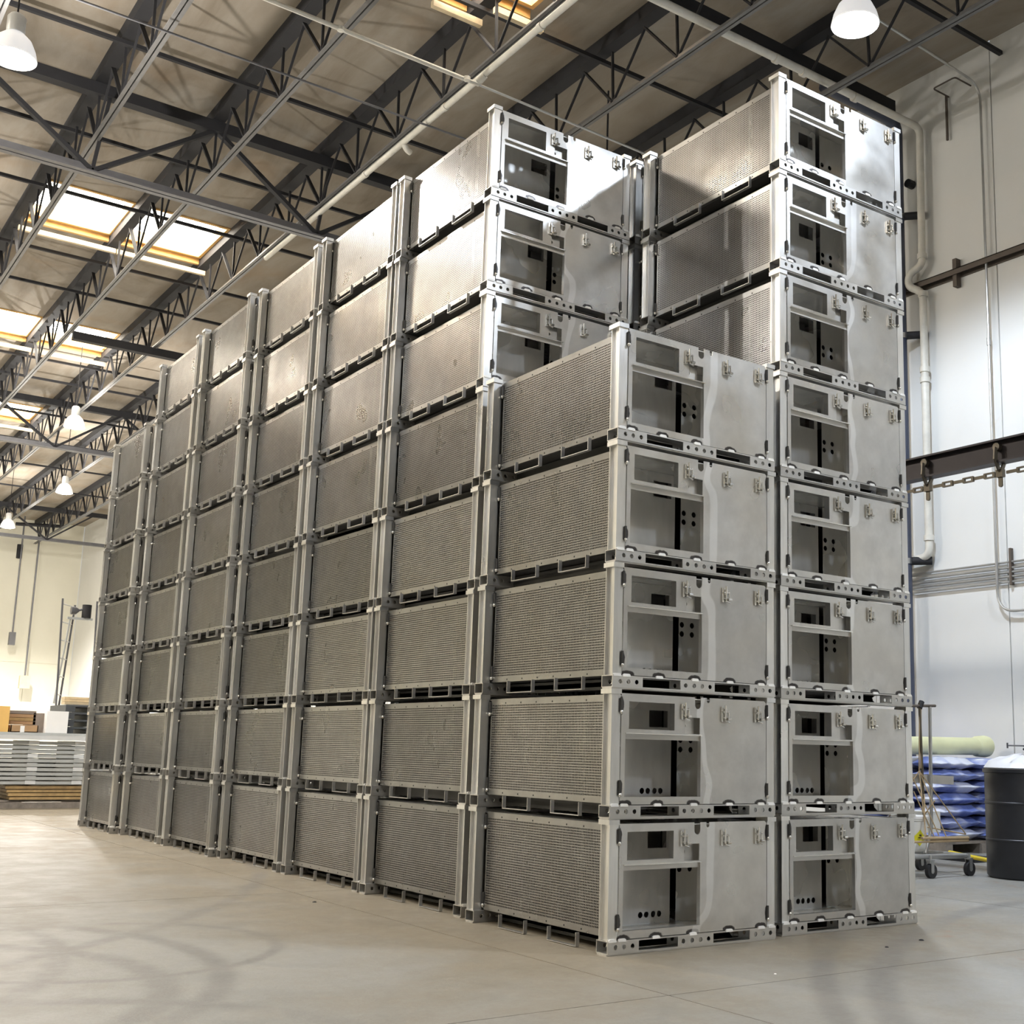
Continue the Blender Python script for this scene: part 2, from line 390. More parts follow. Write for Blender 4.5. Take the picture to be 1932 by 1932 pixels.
for jx, lab in JX:
    j = thing('roof_joist', lab, 'roof joist', (jx, 0, 7.86), 0, 'open-web roof joists')
    y0, y1 = -2.0, YB-.1
    MB().box(-.075, .075, y0, y1, .70, .855).build('top_chord', 'steel_dark', j)
    b = MB()
    b.box(-.045, -.008, y0, y1, -.015, .0); b.box(.008, .045, y0, y1, -.015, .0); b.box(-.012, -.006, y0, y1, .0, .05); b.box(.006, .012, y0, y1, .0, .05)
    b.build('bottom_chord', 'steel_light', j)
    y = 7.76-1.11*8
    while y < y1-.7:
        for me, dz in ((web_d, 0.03), (web_v, 0.03), (web_t, 0.03)):
            link(me.name.split('.')[0], me, j, (0, y, dz+.0))
        y += 1.11
# bridging angles crossing under the deck
NUM = ['nearest', 'second nearest', 'third nearest', 'fourth nearest', 'fifth nearest', 'sixth nearest', 'seventh nearest', 'eighth nearest', 'ninth nearest', 'tenth nearest', 'fourth farthest', 'third farthest', 'second farthest', 'farthest']
for k, y in enumerate([2.9, 5.75, 8.75, 11.2, 13.1, 15.5, 17.1, 21.5, 23.0, 26, 29, 32, 35.5, 39]):
    o = MB().bar((-3.4, y, 8.48), (7.28, y, 8.48), 0.045, 0.045).build('bridging_angle', 'steel_dark')
    tag(o, 'thin dark bridging angle crossing under the roof deck, %s to the viewer' % NUM[k] if k < 10 else 'thin dark bridging angle under the roof deck, %s from the viewer' % NUM[k], 'steel angle', 'bridging angles under the roof deck')
# thin conduit and small sprinkler branch lines
o = MB().tube([(-3.4, 7.0, 7.72), (7.2, 6.98, 7.72)], 0.012).build('conduit', 'steel_grey')
tag(o, 'thin grey conduit crossing the bays just behind the pale branch pipe', 'conduit')
bp_ = thing('branch_pipe', 'thin pale pipe crossing under the joists to the white pipe fitting', 'pipe', (0, 0, 0))
MB().tube([(-1.0, 5.80, 7.68), (2.45, 5.84, 7.68)], 0.022).build('pipe_run', 'white_pipe', bp_)
MB().tube([(2.45, 5.84, 7.68), (7.2, 5.95, 7.66)], 0.013).build('pipe_run', 'conduit', bp_)
for x in (0.9, 2.3): MB().lathe([(0.0, 7.70), (.035, 7.70), (.035, 7.66), (0.0, 7.66)], 12, x, 5.82).build('sprinkler_head', 'white_pipe', bp_)

# girders
def girder(y, label, x0=XL+.1, x1=XR-.1):
    g = thing('roof_girder', label, 'roof girder', (0, y, 0), 0, 'roof girders across the hall')
    MB().box(x0, x1, -.07, .07, 8.42, 8.56).build('top_chord', 'steel_dark', g)
    b = MB()
    b.box(x0, x1, -.085, -.012, 7.42, 7.44); b.box(x0, x1, .012, .085, 7.42, 7.44); b.box(x0, x1, -.02, -.01, 7.44, 7.53); b.box(x0, x1, .01, .02, 7.44, 7.53)
    b.build('bottom_chord', 'steel_grey', g)
    x = -0.35-2.8*4
    while x < x1:
        for s, dx in ((1, 1.4), (-1, 1.4), (0, 0.12)):
            xa, xb = x, x+s*dx if s else x+dx
            if min(xa, xb) < x0 or max(xa, xb) > x1: continue
            MB().bar((xa, 0, 7.46), (xb, 0, 8.46), 0.05 if s else .04, 0.075 if s else .045, (0, 1, 0)).build('diagonal' if s else 'vertical', 'steel_dark', g)
        x += 2.8
    return g
girder(10.0, 'nearest dark roof girder with crossed diagonals in the upper left')
girder(24.85, 'middle roof girder seen beyond the second skylight, above the tiny lamps')
girder(39.0, 'farthest roof girder close to the cream back wall')
o = MB().box(-3.2, 7.2, 4.30, 4.42, 8.36, 8.52).build('roof_beam', 'steel_dark'); tag(o, 'dark roof beam behind the white sprinkler pipe at the upper right', 'roof beam')
o = MB().box(1.1, 7.2, 17.33, 17.47, 7.72, 7.86).build('roof_beam', 'steel_dark'); tag(o, 'thick dark beam running right from below the second skylight', 'roof beam')

# white pipes
def elbowed(pts, rad=0.12, n=5):
    out = [Vector(pts[0])]
    for i in range(1, len(pts)-1):
        p = Vector(pts[i]); a = (Vector(pts[i-1])-p); b = (Vector(pts[i+1])-p)
        r = min(rad, a.length*.45, b.length*.45); a = a.normalized()*r; b = b.normalized()*r
        for k in range(n+1):
            t = k/n; out.append(p + a*(1-t)**2 + b*t**2)
    out.append(Vector(pts[-1])); return out
mp_ = thing('sprinkler_main', 'long white pipe slung under a joist above the tall crate stacks', 'pipe', (0, 0, 0))
MB().tube([(2.47, -1, 7.77), (2.47, 11.9, 7.77)], 0.034, 12).build('pipe_run', 'white_pipe', mp_, True)
for y in (1.5, 3.4, 4.7, 6.6, 8.6, 10.4): MB().tube([(2.47, y-.03, 7.77), (2.47, y+.03, 7.77)], 0.042, 12).build('pipe_coupling', 'white_pipe', mp_, True)
MB().tube([(2.47, 5.76, 7.76), (2.45, 5.82, 7.72), (2.47, 5.88, 7.76)], 0.042, 12).build('tee_fitting', 'white_pipe', mp_, True)
MB().tube(elbowed([(2.47, 7.6, 7.78), (2.52, 7.6, 7.70), (2.58, 7.62, 7.69)], .04), 0.034, 10).build('drop_elbow', 'white_pipe', mp_, True)
wp = thing('sprinkler_riser', 'white pipe crossing the roof then dropping down the right wall', 'pipe', (0, 0, 0))
MB().tube(elbowed([(-1.0, 3.95, 8.0), (7.19, 3.95, 8.02), (7.19, 3.96, 6.35), (7.13, 4.10, 6.27), (7.12, 4.11, 6.12), (7.19, 3.96, 6.03), (7.19, 3.96, 3.02), (7.19, 4.4, 2.98)], .1), 0.043, 12).build('pipe_run', 'white_pipe', wp, True)
for z in (6.45, 6.0, 5.12, 5.0, 3.22): MB().tube([(7.19, 3.96, z-.03), (7.19, 3.96, z+.03)], 0.056, 12).build('pipe_coupling', 'white_pipe', wp, True)
for x in (4.9, 5.3, 6.1): MB().tube([(x-.03, 3.95, 8.005), (x+.03, 3.95, 8.005)], 0.052, 12).build('pipe_coupling', 'white_pipe', wp, True)
np_ = thing('downpipe', 'dark navy pipe coming off the roof and down beside the tallest stack', 'pipe', (0, 0, 0))
MB().tube(elbowed([(5.9, 4.22, 8.2), (7.1, 4.22, 8.18), (7.1, 4.22, 0.02)], .18), 0.075, 16).build('pipe_run', 'navy', np_, True)
for z in (6.98, 5.55, 2.98):
    MB().tube([(7.1, 4.22, z-.03), (7.1, 4.22, z+.03)], 0.085, 16).build('pipe_clamp', 'conduit', np_, True)
    MB().tube([(7.12, 4.14, z), (7.26, 3.98, z)], 0.045, 12).build('wall_bracket', 'steel_dark', np_, True)
# wall conduit group
wc = thing('conduit_run', 'bundle of galvanised conduits running level along the right wall', 'conduit', (0, 0, 0))
for z in (2.86, 2.80, 2.755, 2.71, 2.655): MB().tube([(7.27, -4, z), (7.27, 9, z)], 0.012, 8).build('conduit_pipe', 'conduit', wc, True)
for y in (0.4, 3.0, 5.6): MB().box(7.25, 7.295, y-.012, y+.012, 2.62, 3.0).build('strut_clamp', 'brown_steel', wc)
vc = thing('wall_conduit', 'thin conduit from the roof down the right wall, bending right near the bottom', 'conduit', (0, 0, 0))
MB().tube(elbowed([(5.0, 3.15, 8.35), (7.235, 3.15, 8.2), (7.235, 3.15, 2.35), (7.235, 1.2, 2.35)], .22, 7), 0.014, 8).build('conduit_pipe', 'conduit', vc, True)
MB().tube([(7.235, 3.15, 5.2), (7.235, 3.15, 5.28)], 0.022, 8).build('conduit_coupling', 'conduit', vc, True)
wa = thing('wall_angle', 'dark brown steel rail running high along the right wall', 'steel rail', (0, 0, 0))
b = MB(); b.box(7.20, 7.295, -6, 9, 6.165, 6.175); b.box(7.285, 7.297, -6, 9, 6.09, 6.175); b.box(7.20, 7.21, -6, 9, 6.11, 6.175); b.build('rail', 'brown_steel', wa)
for y in (3.55, -.5, 7.6): MB().box(7.22, 7.298, y-.025, y+.025, 5.98, 6.3).build('bracket', 'brown_steel', wa)
o = MB().tube([(7.2, 4.15, 7.42), (7.29, 4.15, 7.42)], .05, 12).build('wall_plug', 'steel_dark'); tag(o, 'small dark round fitting high on the wall beside the navy pipe', 'fitting')
hb = thing('wall_outlet_frame', 'small bent tube frame high on the right wall near the roof', 'bracket', (0, 0, 0))
MB().tube(elbowed([(7.28, 3.6, 8.28), (7.0, 3.6, 8.28), (7.0, 3.3, 8.28), (7.28, 3.3, 8.28)], .04), .009, 8).build('tube_frame', 'brown_steel', hb)
MB().bar((7.26, 3.62, 7.75), (7.26, 3.62, 8.3), .022, .022).build('post', 'brown_steel', hb)

# ------------------------------------------------------------------ lamps
def lamp_mesh():
    sh = MB().lathe([(0.20, 0.0), (0.205, 0.01), (0.185, 0.09), (0.145, 0.18), (0.09, 0.235), (0.06, 0.25), (0.055, 0.25), (0.085, 0.225), (0.138, 0.172), (0.178, 0.088), (0.197, 0.012), (0.20, 0.0)], 32).mesh('reflector', 'shade', True)
    hs = MB().lathe([(0.0, 0.25), (0.075, 0.25), (0.08, 0.27), (0.08, 0.40), (0.06, 0.43), (0.0, 0.43)], 20).mesh('ballast_housing', 'panel_light', True)
    return sh, hs
SH, HS = lamp_mesh()
def lens(mat): return MB().lathe([(0.0, -0.035), (0.08, -0.03), (0.15, -0.012), (0.196, 0.015), (0.19, 0.03), (0.0, 0.05)], 28).mesh('glowing_lens', mat, True)
LC, LW = lens('lamp_cool'), lens('lamp_warm')
labs = ['large brightly lit high bay lamp at the upper right, above the wall side stack', 'lit high bay lamp cut by the left edge of the photo', 'lit high bay lamp hanging left of the tall stacks, nearer of the two small ones',
        'lit high bay lamp hanging lower left, just above the far stack top', 'glowing lamp at the left edge near the cream back wall']
for i, (p, col, wd, wu) in enumerate(LAMPS_IN + LAMPS_OUT):
    cool = col == COOL
    lab = labs[i] if i < 5 else 'high bay lamp of the unseen part of the hall behind the viewer'
    t = thing('high_bay_lamp', lab, 'ceiling lamp', p, 0, 'high bay ceiling lamps')
    link('reflector', SH, t); link('ballast_housing', HS, t); link('glowing_lens', LC if cool else LW, t)
    MB().tube([(0, 0, .43), (0, 0, ZC-p[2])], 0.008, 6).build('hanging_rod', 'steel_dark', t)
    l = bpy.data.lights.new('lamp_light', 'SPOT'); l.energy = wd; l.color = col; l.shadow_soft_size = 0.16; l.spot_size = math.radians(150); l.spot_blend = 0.35
    lo = bpy.data.objects.new('lamp_light', l); S.collection.objects.link(lo); lo.parent = t; lo.location = (0, 0, -0.10)
    l2 = bpy.data.lights.new('lamp_glow', 'POINT'); l2.energy = wu; l2.color = WARM if not cool else COOL; l2.shadow_soft_size = 0.05
    lo = bpy.data.objects.new('lamp_glow', l2); S.collection.objects.link(lo); lo.parent = t; lo.location = (0, 0.30, 0.1)

# ------------------------------------------------------------------ the crate
W, D, P, T, HF = 1.0, 1.21, 0.57, 0.082, 0.061
XP = 0.055                       # plane of the perforated side panel
def perf_mesh():
    pitch = 0.0122; hole = 0.0076
    y0, y1, z0, z1 = 0.095, 1.122, 0.064, 0.548
    ny = 80; nz = 35
    gy0 = 0.135; gz0 = 0.092
    b = MB(); t = 0.0016
    gy = [gy0+pitch*i for i in range(ny+1)]; gz = [gz0+pitch*i for i in range(nz+1)]
    V = []; F = []
    for d in (0, t):
        base = len(V)
        for j in range(nz+1):
            for i in range(ny+1): V.append((d, gy[i], gz[j]))
        hb_ = len(V)
        for j in range(nz):
            for i in range(ny):
                cy = gy[i]+pitch/2; cz = gz[j]+pitch/2; h = hole/2
                V += [(d, cy-h, cz-h), (d, cy+h, cz-h), (d, cy+h, cz+h), (d, cy-h, cz+h)]
        for j in range(nz):
            for i in range(ny):
                o = [base+j*(ny+1)+i, base+j*(ny+1)+i+1, base+(j+1)*(ny+1)+i+1, base+(j+1)*(ny+1)+i]
                q = [hb_+4*(j*ny+i)+k for k in range(4)]
                for k in range(4):
                    f = (o[k], o[(k+1) % 4], q[(k+1) % 4], q[k]); F.append(f if d else f[::-1])
        # margins
        m0 = len(V)
        V += [(d, y0, z0), (d, y1, z0), (d, y1, z1), (d, y0, z1), (d, gy[0], gz[0]), (d, gy[-1], gz[0]), (d, gy[-1], gz[-1]), (d, gy[0], gz[-1])]
        for f in ((0,1,5,4), (1,2,6,5), (2,3,7,6), (3,0,4,7)):
            f = tuple(m0+k for k in f); F.append(f if d else f[::-1])
    half = (ny+1)*(nz+1)+ny*nz*4+8; hs = (ny+1)*(nz+1)
    for c in range(ny*nz):
        for k in range(4):
            a = hs+4*c+k; b2 = hs+4*c+(k+1) % 4; F.append((a, b2, b2+half, a+half))
    b.add(V, F)
    # folded edges of the tray
    b.box(t, .022, y0, y0+.002, z0, z1); b.box(t, .022, y1-.002, y1, z0, z1); b.box(t, .022, y0, y1, z1-.002, z1); b.box(t, .022, y0, y1, z0, z0+.002)
    return b.mesh('side_panel', 'perf', fixn=False)
def chan(x0, x1, y0, y1, z0, z1, t=.004):          # C-channel post open toward -x
    b = MB(); b.box(x0+.014, x0+.014+t, y0+t, y1-t, z0, z1); b.box(x0, x1, y0, y0+t, z0, z1); b.box(x0, x1, y1-t, y1, z0, z1); b.box(x1-t, x1, y0+t, y1-t, z0, z1)
    return b
def foot(front):
    b = MB(); t = .004; z0, z1 = .006, HF
    hx = [.045, .09, .137, .425, .477, .527, .575, .868, .917, .965]
    holes = [circ(x, .034, .0105) for x in hx] + [rect(.171, .393, z0+.007, z1-.006), rect(.604, .83, z0+.007, z1-.006)]
    for y in ((0, t), (T-t, T)): b.sheet(rect(0, W, z0, z1), holes, t, lambda a, c, d, y=y: (a, y[0]+d, c))
    b.box(0, W, t, T-t, z1-t, z1); b.box(0, W, t, T-t, z0, z0+t)
    if front: b.box(.0, W, .006, T-.006, .0, .006); 
    else: b.box(0, W, .006, T-.006, 0, .006)
    return b.mesh('foot_tube', 'base')
def door_mesh():
    b = MB()
    x0, x1, z0, z1 = .057, .943, .064, .552
    def U(cx, w_, zb, n=8):
        r = w_/2; return [(cx+r, z1)] + [(cx+r*math.cos(-PI*k/n), zb+r+r*math.sin(-PI*k/n)) for k in range(n+1)] + [(cx-r, z1)]
    outer = [(x0, z0), (x1, z0), (x1, z1-.012), (x1-.012, z1)] + U(.569, .018, .528) + U(.505, .036, .498) + [(x0, z1)]
    win = rect(.100, .364, .395, .517); big = rect(.081, .524, .097, .377); nt_ = rect(.427, .518, .382, .457)
    b.sheet(outer, [win, big, nt_], .003, lambda a, c, d: (a, .004+d, c))
    # returned flanges round the openings
    for (a0, a1, c0, c1), dp in (((.100, .364, .395, .517), .032), ((.081, .524, .097, .377), .02)):
        t = .002
        b.box(a0-t, a0, .007, .007+dp, c0, c1); b.box(a1, a1+t, .007, .007+dp, c0, c1); b.box(a0, a1, .007, .007+dp, c1, c1+t); b.box(a0, a1, .007, .007+dp, c0-t, c0)
    return b.mesh('front_door', 'door')
def latch_mesh():
    b = MB()
    b.box(-.017, -.010, -.006, .0, -.034, .030); b.box(.004, .010, -.006, .0, -.030, .022)
    for z in (.024, .004, -.016, -.030): b.box(-.012, .006, -.004, -.001, z-.0025, z+.0025)
    b.tube([(-.014, -.011, .008), (.014, -.011, .008)], .0035, 8); b.tube([(-.004, -.012, -.024), (-.003, -.013, .036)], .004, 8); b.tube([(.014, -.012, -.022), (.013, -.010, .014)], .003, 8)
    b.tube([(.006, -.013, -.022), (.022, -.013, -.022)], .0065, 8); b.tube([(-.004, -.012, -.028), (.018, -.010, -.036)], .0035, 8)
    b.v = [(x*1.25, y*1.2, z*1.1) for x, y, z in b.v]
    return b.mesh('toggle_latch', 'chrome')
def hinge_mesh():
    b = MB(); b.tube([(0, -.003, -.034), (0, -.003, .034)], .006, 8); b.box(-.010, .006, -.002, .0, -.03, .03)
    return b.mesh('hinge', 'under')
def ball_mesh():
    b = MB(); b.tube([(0, 0, -.010), (0, 0, -.007), (0, 0, 0), (0, 0, .007), (0, 0, .010)], [.002, .006, .0085, .006, .002], 10)
    return b.mesh('hinge_pin', 'chrome', True)

def make_crate():
    r = thing('metal_crate', 'x', 'crate')
    me_f = foot(True); a = link('foot_tube', me_f, r); b_ = link('foot_tube', me_f, r, (0, D-T, 0))
    # bright weld tabs on the feet
    wt = MB().sheet([(-.021, 0), (.021, 0), (.020, .009), (.013, .013), (-.013, .013), (-.020, .009)], [], .009, lambda a_, c, d: (a_, d-.0035, c)).mesh('weld_tab', 'weld')
    for x in (.026, .078, .267, .481, .701, .905, .972): link('weld_tab', wt, a, (x, 0, HF-.005))
    for (px, py, mir) in ((0, .006, 1), (0, D-T+.012, 1), (W, .006, -1), (W, D-T+.012, -1)):
        c = chan(.003, .052, 0, .064, HF, P-.022)
        p = c.build('corner_post', 'frame', r)
        cap = MB().box(-.004, .054, -.006, .074, P-.022, P-.0005).build('post_cap', 'frame', p)
        if mir < 0:
            for ob in (p, cap):
                for v in ob.data.vertices: v.co.x = -v.co.x
                ob.data.flip_normals()
        p.location = (px, py, 0)
    # fork straps along the sides and rails between, with shade put into their colour
    st = MB()
    for x0, x1 in ((0, .02),):
        st.box(x0, x1, 0, .0035, .006, .064); st.box(x0, x1, .2265, .23, .006, .064); st.box(x0, x1, 0, .23, .003, .0065)
    sm = st.mesh('fork_channel', 'base')
    for y in (.262, .691):
        link('fork_channel', sm, r, (.018, y, 0)); link('fork_channel', sm, r, (W-.063, y, 0))
    sr = MB(); holes = [circ(.12+.045*i, .034, .011) for i in range(24)]
    sr.sheet(rect(T, D-T, .008, HF), holes, .003, lambda a_, c, d: (d, a_, c)); sr.box(0, .05, T, D-T, HF-.003, HF)
    sr = sr.mesh('base_rail', 'under')
    link('base_rail', sr, r, (.16, 0, 0)); link('base_rail', sr, r, (.80, 0, 0))
    # front door with latches and hinges
    d = link('front_door', DOOR, r)
    for x, z in ((.421, .484), (.668, .481), (.882, .485)): link('toggle_latch', LATCH, d, (x, .003, z))
    for x, z in ((.053, .498), (.053, .136), (.947, .50), (.947, .125)):
        link('hinge', HINGE, d, (x, .004, z)); link('hinge_pin', PIN, d, (x, -.002, z-.03))
    MB().box(.079, .526, -.004, .014, .374, .3775).build('door_ledge', 'chrome', d)
    for s in (0, 1):
        sp = link('side_panel', PERF, r, (XP, 0, 0) if not s else (W-XP, 0, 0))
        if s: sp.scale = (-1, 1, 1)
        link('rivets', RIV, sp)['kind'] = 'stuff'
        for z in (.50, .115):
            h = link('hinge', HINGE, sp, (0, 1.128, z), (0, 0, -PI/2)); link('hinge_pin', PIN, sp, (-.006, 1.126, z-.03))
    lid = MB(); lid.box(.06, .94, .02, D-.02, .541, .545); lid.build('lid_sheet', 'inner', r)
    MB().box(.06, .94, .02, D-.02, .064, .068).build('floor_pan', 'under', r)  # dark colour stands for the shade below the pan
    MB().box(.06, .94, .02, D-.02, .0685, .071).build('floor_plate', 'inner', r)
    MB().box(.055, .945, D-.012, D-.006, .064, .552).build('rear_panel', 'door', r)
    ip = MB()
    ip.sheet(rect(.06, .59, .068, .54), [rect(.45, .565, .415, .495)] + [circ(x, .112, .0145) for x in (.413, .449, .49, .526)], .003, lambda a_, c, d_: (a_, .30+d_, c))
    ip.box(.588, .592, .303, .36, .068, .54)
    ip.build('inner_plate', 'inner', r)
    ip = MB()
    ip.sheet(rect(.637, .82, .068, .54), [circ(x, z, .0145) for x in (.657, .723) for z in (.311, .357)], .003, lambda a_, c, d_: (a_, .31+d_, c))
    ip.box(.817, .82, .01, .31, .068, .54)
    ip.build('inner_plate', 'inner', r)
    MB().box(.57, .66, .46, .463, .068, .54).build('gap_shade_plate', 'base', r)  # plate added behind the gap to stand for its deep shade
    MB().sheet(rect(.415, .505, .37, .47), [circ(.447, .42, .0095)], .002, lambda a_, c, d_: (a_, .034+d_, c)).build('notch_plate', 'base', r)
    MB().box(.081, .524, .014, .017, .351, .377).build('ledge_web', 'base', d)
    # added dark sheets standing in for the shade behind the perforations
    MB().box(.078, .081, .10, 1.12, .07, .54).build('shade_sheet', 'steel_dark', r)
    MB().box(W-.081, W-.078, .10, 1.12, .07, .54).build('shade_sheet', 'steel_dark', r)
    return r
_rv = MB()
for _y in (.273, .41, .556, .698, .838, .981):
    for _z in (.526, .076): _rv.add([(-.0012, _y+.0035*math.cos(2*PI*k/8), _z+.0035*math.sin(2*PI*k/8)) for k in range(8)] + [(.0, _y+.0045*math.cos(2*PI*k/8), _z+.0045*math.sin(2*PI*k/8)) for k in range(8)], [tuple(range(8))] + [(k, (k+1) % 8, (k+1) % 8+8, k+8) for k in range(8)])
RIV = _rv.mesh('rivets', 'steel_dark')
DOOR, LATCH, HINGE, PIN, PERF = door_mesh(), latch_mesh(), hinge_mesh(), ball_mesh(), perf_mesh()
proto = make_crate()
ORD = ['bottom', 'second', 'third', 'fourth', 'fifth', 'sixth', 'seventh', 'eighth']
SX = [0, .035, .033, .036, -.006, .0, -.055]
SY = [0, 1.314, 2.557, 3.846, 5.136, 6.463, 7.777]
STK = ['short front stack of the left row', 'left row, stack right behind the short one', 'third stack of the left row', 'fourth stack of the left row', 'fifth stack of the left row', 'sixth stack of the left row', 'farthest, seven high stack of the left row']
first = True
def place(x, y, lvl, label, grp):
    global first
    c = proto if first else copy_tree(proto)
    first = False
    j = random.uniform(-.003, .003)
    c.location = (x+j, y+random.uniform(-.003, .003), lvl*P); c.rotation_euler = (0, 0, random.uniform(-.002, .002))
    c['label'] = label; c['group'] = grp
for s in range(7):
    n = [5, 8, 8, 8, 8, 8, 7][s]
    for l in range(n):
        lv = 'top' if l == n-1 else ORD[l]
        tail = '' if l in (0, n-1) else ' from the floor'
        place(SX[s], SY[s], l, 'perforated crate, %s%s, in the %s' % (lv, tail, STK[s]), 'crates of the long left row')
for l in range(8):
    lv = 'top' if l == 7 else ORD[l]
    tail = '' if l in (0, 7) else ' from the floor'
    place(W+.143*.6, .046, l, 'perforated crate, %s%s, in the right-hand stack nearest the white wall' % (lv, tail), 'crates of the right row')
for l in range(8):
    lv = 'top' if l == 7 else ORD[l]
    place(W+.143*.6, 1.318, l, 'perforated crate, %s level of the stack mostly hidden behind the right-hand stack' % lv, 'crates of the right row')

# ------------------------------------------------------------------ overhead conveyor
cv = thing('overhead_conveyor', 'dark overhead conveyor beam with chain and trolleys right of the stacks', 'conveyor', (4.6, 0, 0))
b = MB(); b.box(-.055, .055, -7, 9, 3.30, 3.315); b.box(-.055, .055, -7, 9, 3.13, 3.145); b.box(-.006, .006, -7, 9, 3.14, 3.305); b.build('track_beam', 'conveyor', cv)
for y in (-4, 6.5): MB().tube([(0, y, 3.31), (0, y, 8.7)], .012, 6).build('hanger_rod', 'steel_dark', cv)
lw_ = MB(); 
lw_.sheet([(-.048, -.022), (.048, -.022), (.055, 0), (.048, .022), (-.048, .022), (-.055, 0)], [rect(-.032, .032, -.011, .011)], .022, lambda a, c, d: (d-.011, a, c)); lw = lw_.mesh('wide_link', 'trolley')
ln = MB().box(-.006, .006, -.045, .045, -.012, .012).mesh('side_link', 'trolley')
tr = MB()
for s in (-1, 1):
    tr.bar((s*.05, 0, .20), (s*.062, 0, .10), .04, .012, (0, 1, 0)); tr.bar((s*.062, 0, .11), (s*.014, 0, .02), .035, .012, (0, 1, 0)); tr.tube([(s*.012, 0, .205), (s*.05, 0, .205)], .032, 14)
tr.box(-.02, .02, -.03, .03, -.03, .03); tr.bar((0, 0, 0), (0, 0, -.085), .035, .014, (1, 0, 0)); tr.tube([(-.008, 0, -.09), (.008, 0, -.09)], .018, 10)
trm = tr.mesh('trolley', 'trolley')
y = 1.90-.695*8; k = 0
while y < 6:
    link('trolley', trm, cv, (0, y, 3.05))
    for q in range(1, 7):
        yy = y+.695*q/7+.0
        link('wide_link' if q % 2 else 'side_link', lw if q % 2 else ln, cv, (0, yy, 3.05))
    y += .695

# ------------------------------------------------------------------ right side objects
dr = thing('drum', 'tall black plastic barrel at the right edge beside the bag stack', 'barrel', (4.885, 1.3, 0))
MB().lathe([(0, 0.0), (.27, 0.0), (.285, .02), (.285, .27), (.29, .275), (.29, .285), (.285, .29), (.285, .54), (.29, .545), (.29, .555), (.285, .56), (.285, .77), (.298, .775), (.298, .80), (.275, .80), (.275, .05), (0, .05)], 40).build('barrel_body', 'drum', dr, True)
wb = MB(); R_ = random.Random(3)
prof = [(.283, .80), (.29, .81), (.25, .845), (.17, .875), (.08, .90), (0.001, .905)]
wb.lathe(prof, 30); 
for i, v in enumerate(wb.v): wb.v[i] = (v[0], v[1], v[2] + (R_.uniform(-.012, .02) if v[2] > .82 else 0))
o = wb.build('bin_liner_bag', 'white_bag', None, True, (4.885, 1.3, 0)); tag(o, 'crumpled white plastic bag heaped on top of the black barrel', 'bag')
tl = thing('hand_tool', 'thin metal rods with a bent handle sticking out of the black barrel', 'tool', (4.85, 1.25, .86))
MB().tube([(-.22, 0, .115), (.3, .05, .12)], .006, 6).build('rod', 'steel_grey', tl); MB().tube([(-.22, 0, .095), (-.22, 0, .135)], .007, 6).build('rod_end', 'steel_grey', tl)
MB().tube([(-.02, 0, .09), (.12, 0, .125), (.3, .02, .14)], .009, 6).build('handle', 'steel_dark', tl); MB().tube([(.0, .02, -.0), (.1, .02, .11)], .008, 6).build('handle', 'steel_dark', tl)

# bags on a pallet
pl = thing('wooden_pallet', 'low dark wooden pallet under the blue and white bags', 'pallet', (6.05, 2.95, 0))
for i in range(6): MB().box(0, 1.15, .02+.2*i, .14+.2*i, .09, .115).build('deck_board', 'old_wood', pl)
for x in (0, .53, 1.05): MB().box(x, x+.1, 0, 1.16, .0, .09).build('stringer', 'old_wood', pl)
def bag_mesh(seed, L, Wd, H):
    rr = random.Random(seed); nx, ny, nz = 12, 8, 4; b = MB(); V = {}
    bm = bmesh.new(); bmesh.ops.create_cube(bm, size=1); bmesh.ops.subdivide_edges(bm, edges=bm.edges, cuts=5, use_grid_fill=True)
    for v in bm.verts:
        x, y, z = v.co*2
        r = (1-abs(x)**3.2)**.5*.75+.25 if abs(x) < 1 else .25; r2 = (1-abs(y)**4)**.5*.7+.3 if abs(y) < 1 else .3
        zz = z*r*r2; v.co = Vector((x*L/2*(1-.04*z*z), y*Wd/2*(1-.12*z*z), zz*H/2*1.1 + .006*math.sin(x*9+seed) + .005*math.sin(y*11+seed*2)))
    me = bpy.data.meshes.new('bag'); bm.to_mesh(me); bm.free(); me.materials.append(M['bag'])
    for p in me.polygons: p.use_smooth = True
    return me
BM = [bag_mesh(i, .59, .40, .102) for i in range(4)]
lv = ['bottom', 'second', 'third', 'fourth', 'fifth', 'sixth', 'top']
zz = .172
for l in range(7):
    for c in range(2):
        for d_ in range(3):
            if l == 6 and c == 1 and d_ == 0: pass
            o = link('woven_bag', BM[(l+c+d_) % 4], None, (6.05+.28+.58*c + random.uniform(-.015, .015), 2.95+.2+.39*d_+random.uniform(-.015, .015), zz), (0, random.uniform(-.03, .03), random.uniform(-.05, .05)+(PI if (l+c) % 2 else 0)))
            where = ('left' if c == 0 else 'right') + ' column, ' + ['front', 'middle', 'rear'][d_] + ' bag'
            tag(o, 'glossy blue and white printed bag, %s layer, %s on the pallet' % (lv[l], where), 'bag', 'blue and white bags on the pallet')
    zz += .109
tb = thing('yellow_tube', 'thick pale yellow tube with a flanged end lying on the bag stack', 'tube', (0, 0, 0))
za = zz-.055+.095+.01
MB().tube([(5.9, 3.35, za), (7.0, 3.25, za+.012)], .085, 24).build('tube_body', 'tube_yellow', tb, True)
MB().tube([(6.93, 3.257, za+.011), (6.95, 3.255, za+.011), (7.06, 3.244, za+.013), (7.10, 3.24, za+.013), (7.13, 3.238, za+.013)], [.086, .10, .108, .10, .06], 24).build('tube_flange', 'tube_yellow', tb, True)
o = MB().tube([(5.52, 2.50, .075), (5.30, 1.80, .05)], .017, 10).build('yellow_pole', 'pole_yellow', None, True); tag(o, 'bright yellow pole lying near the floor between cart and barrel', 'pole')
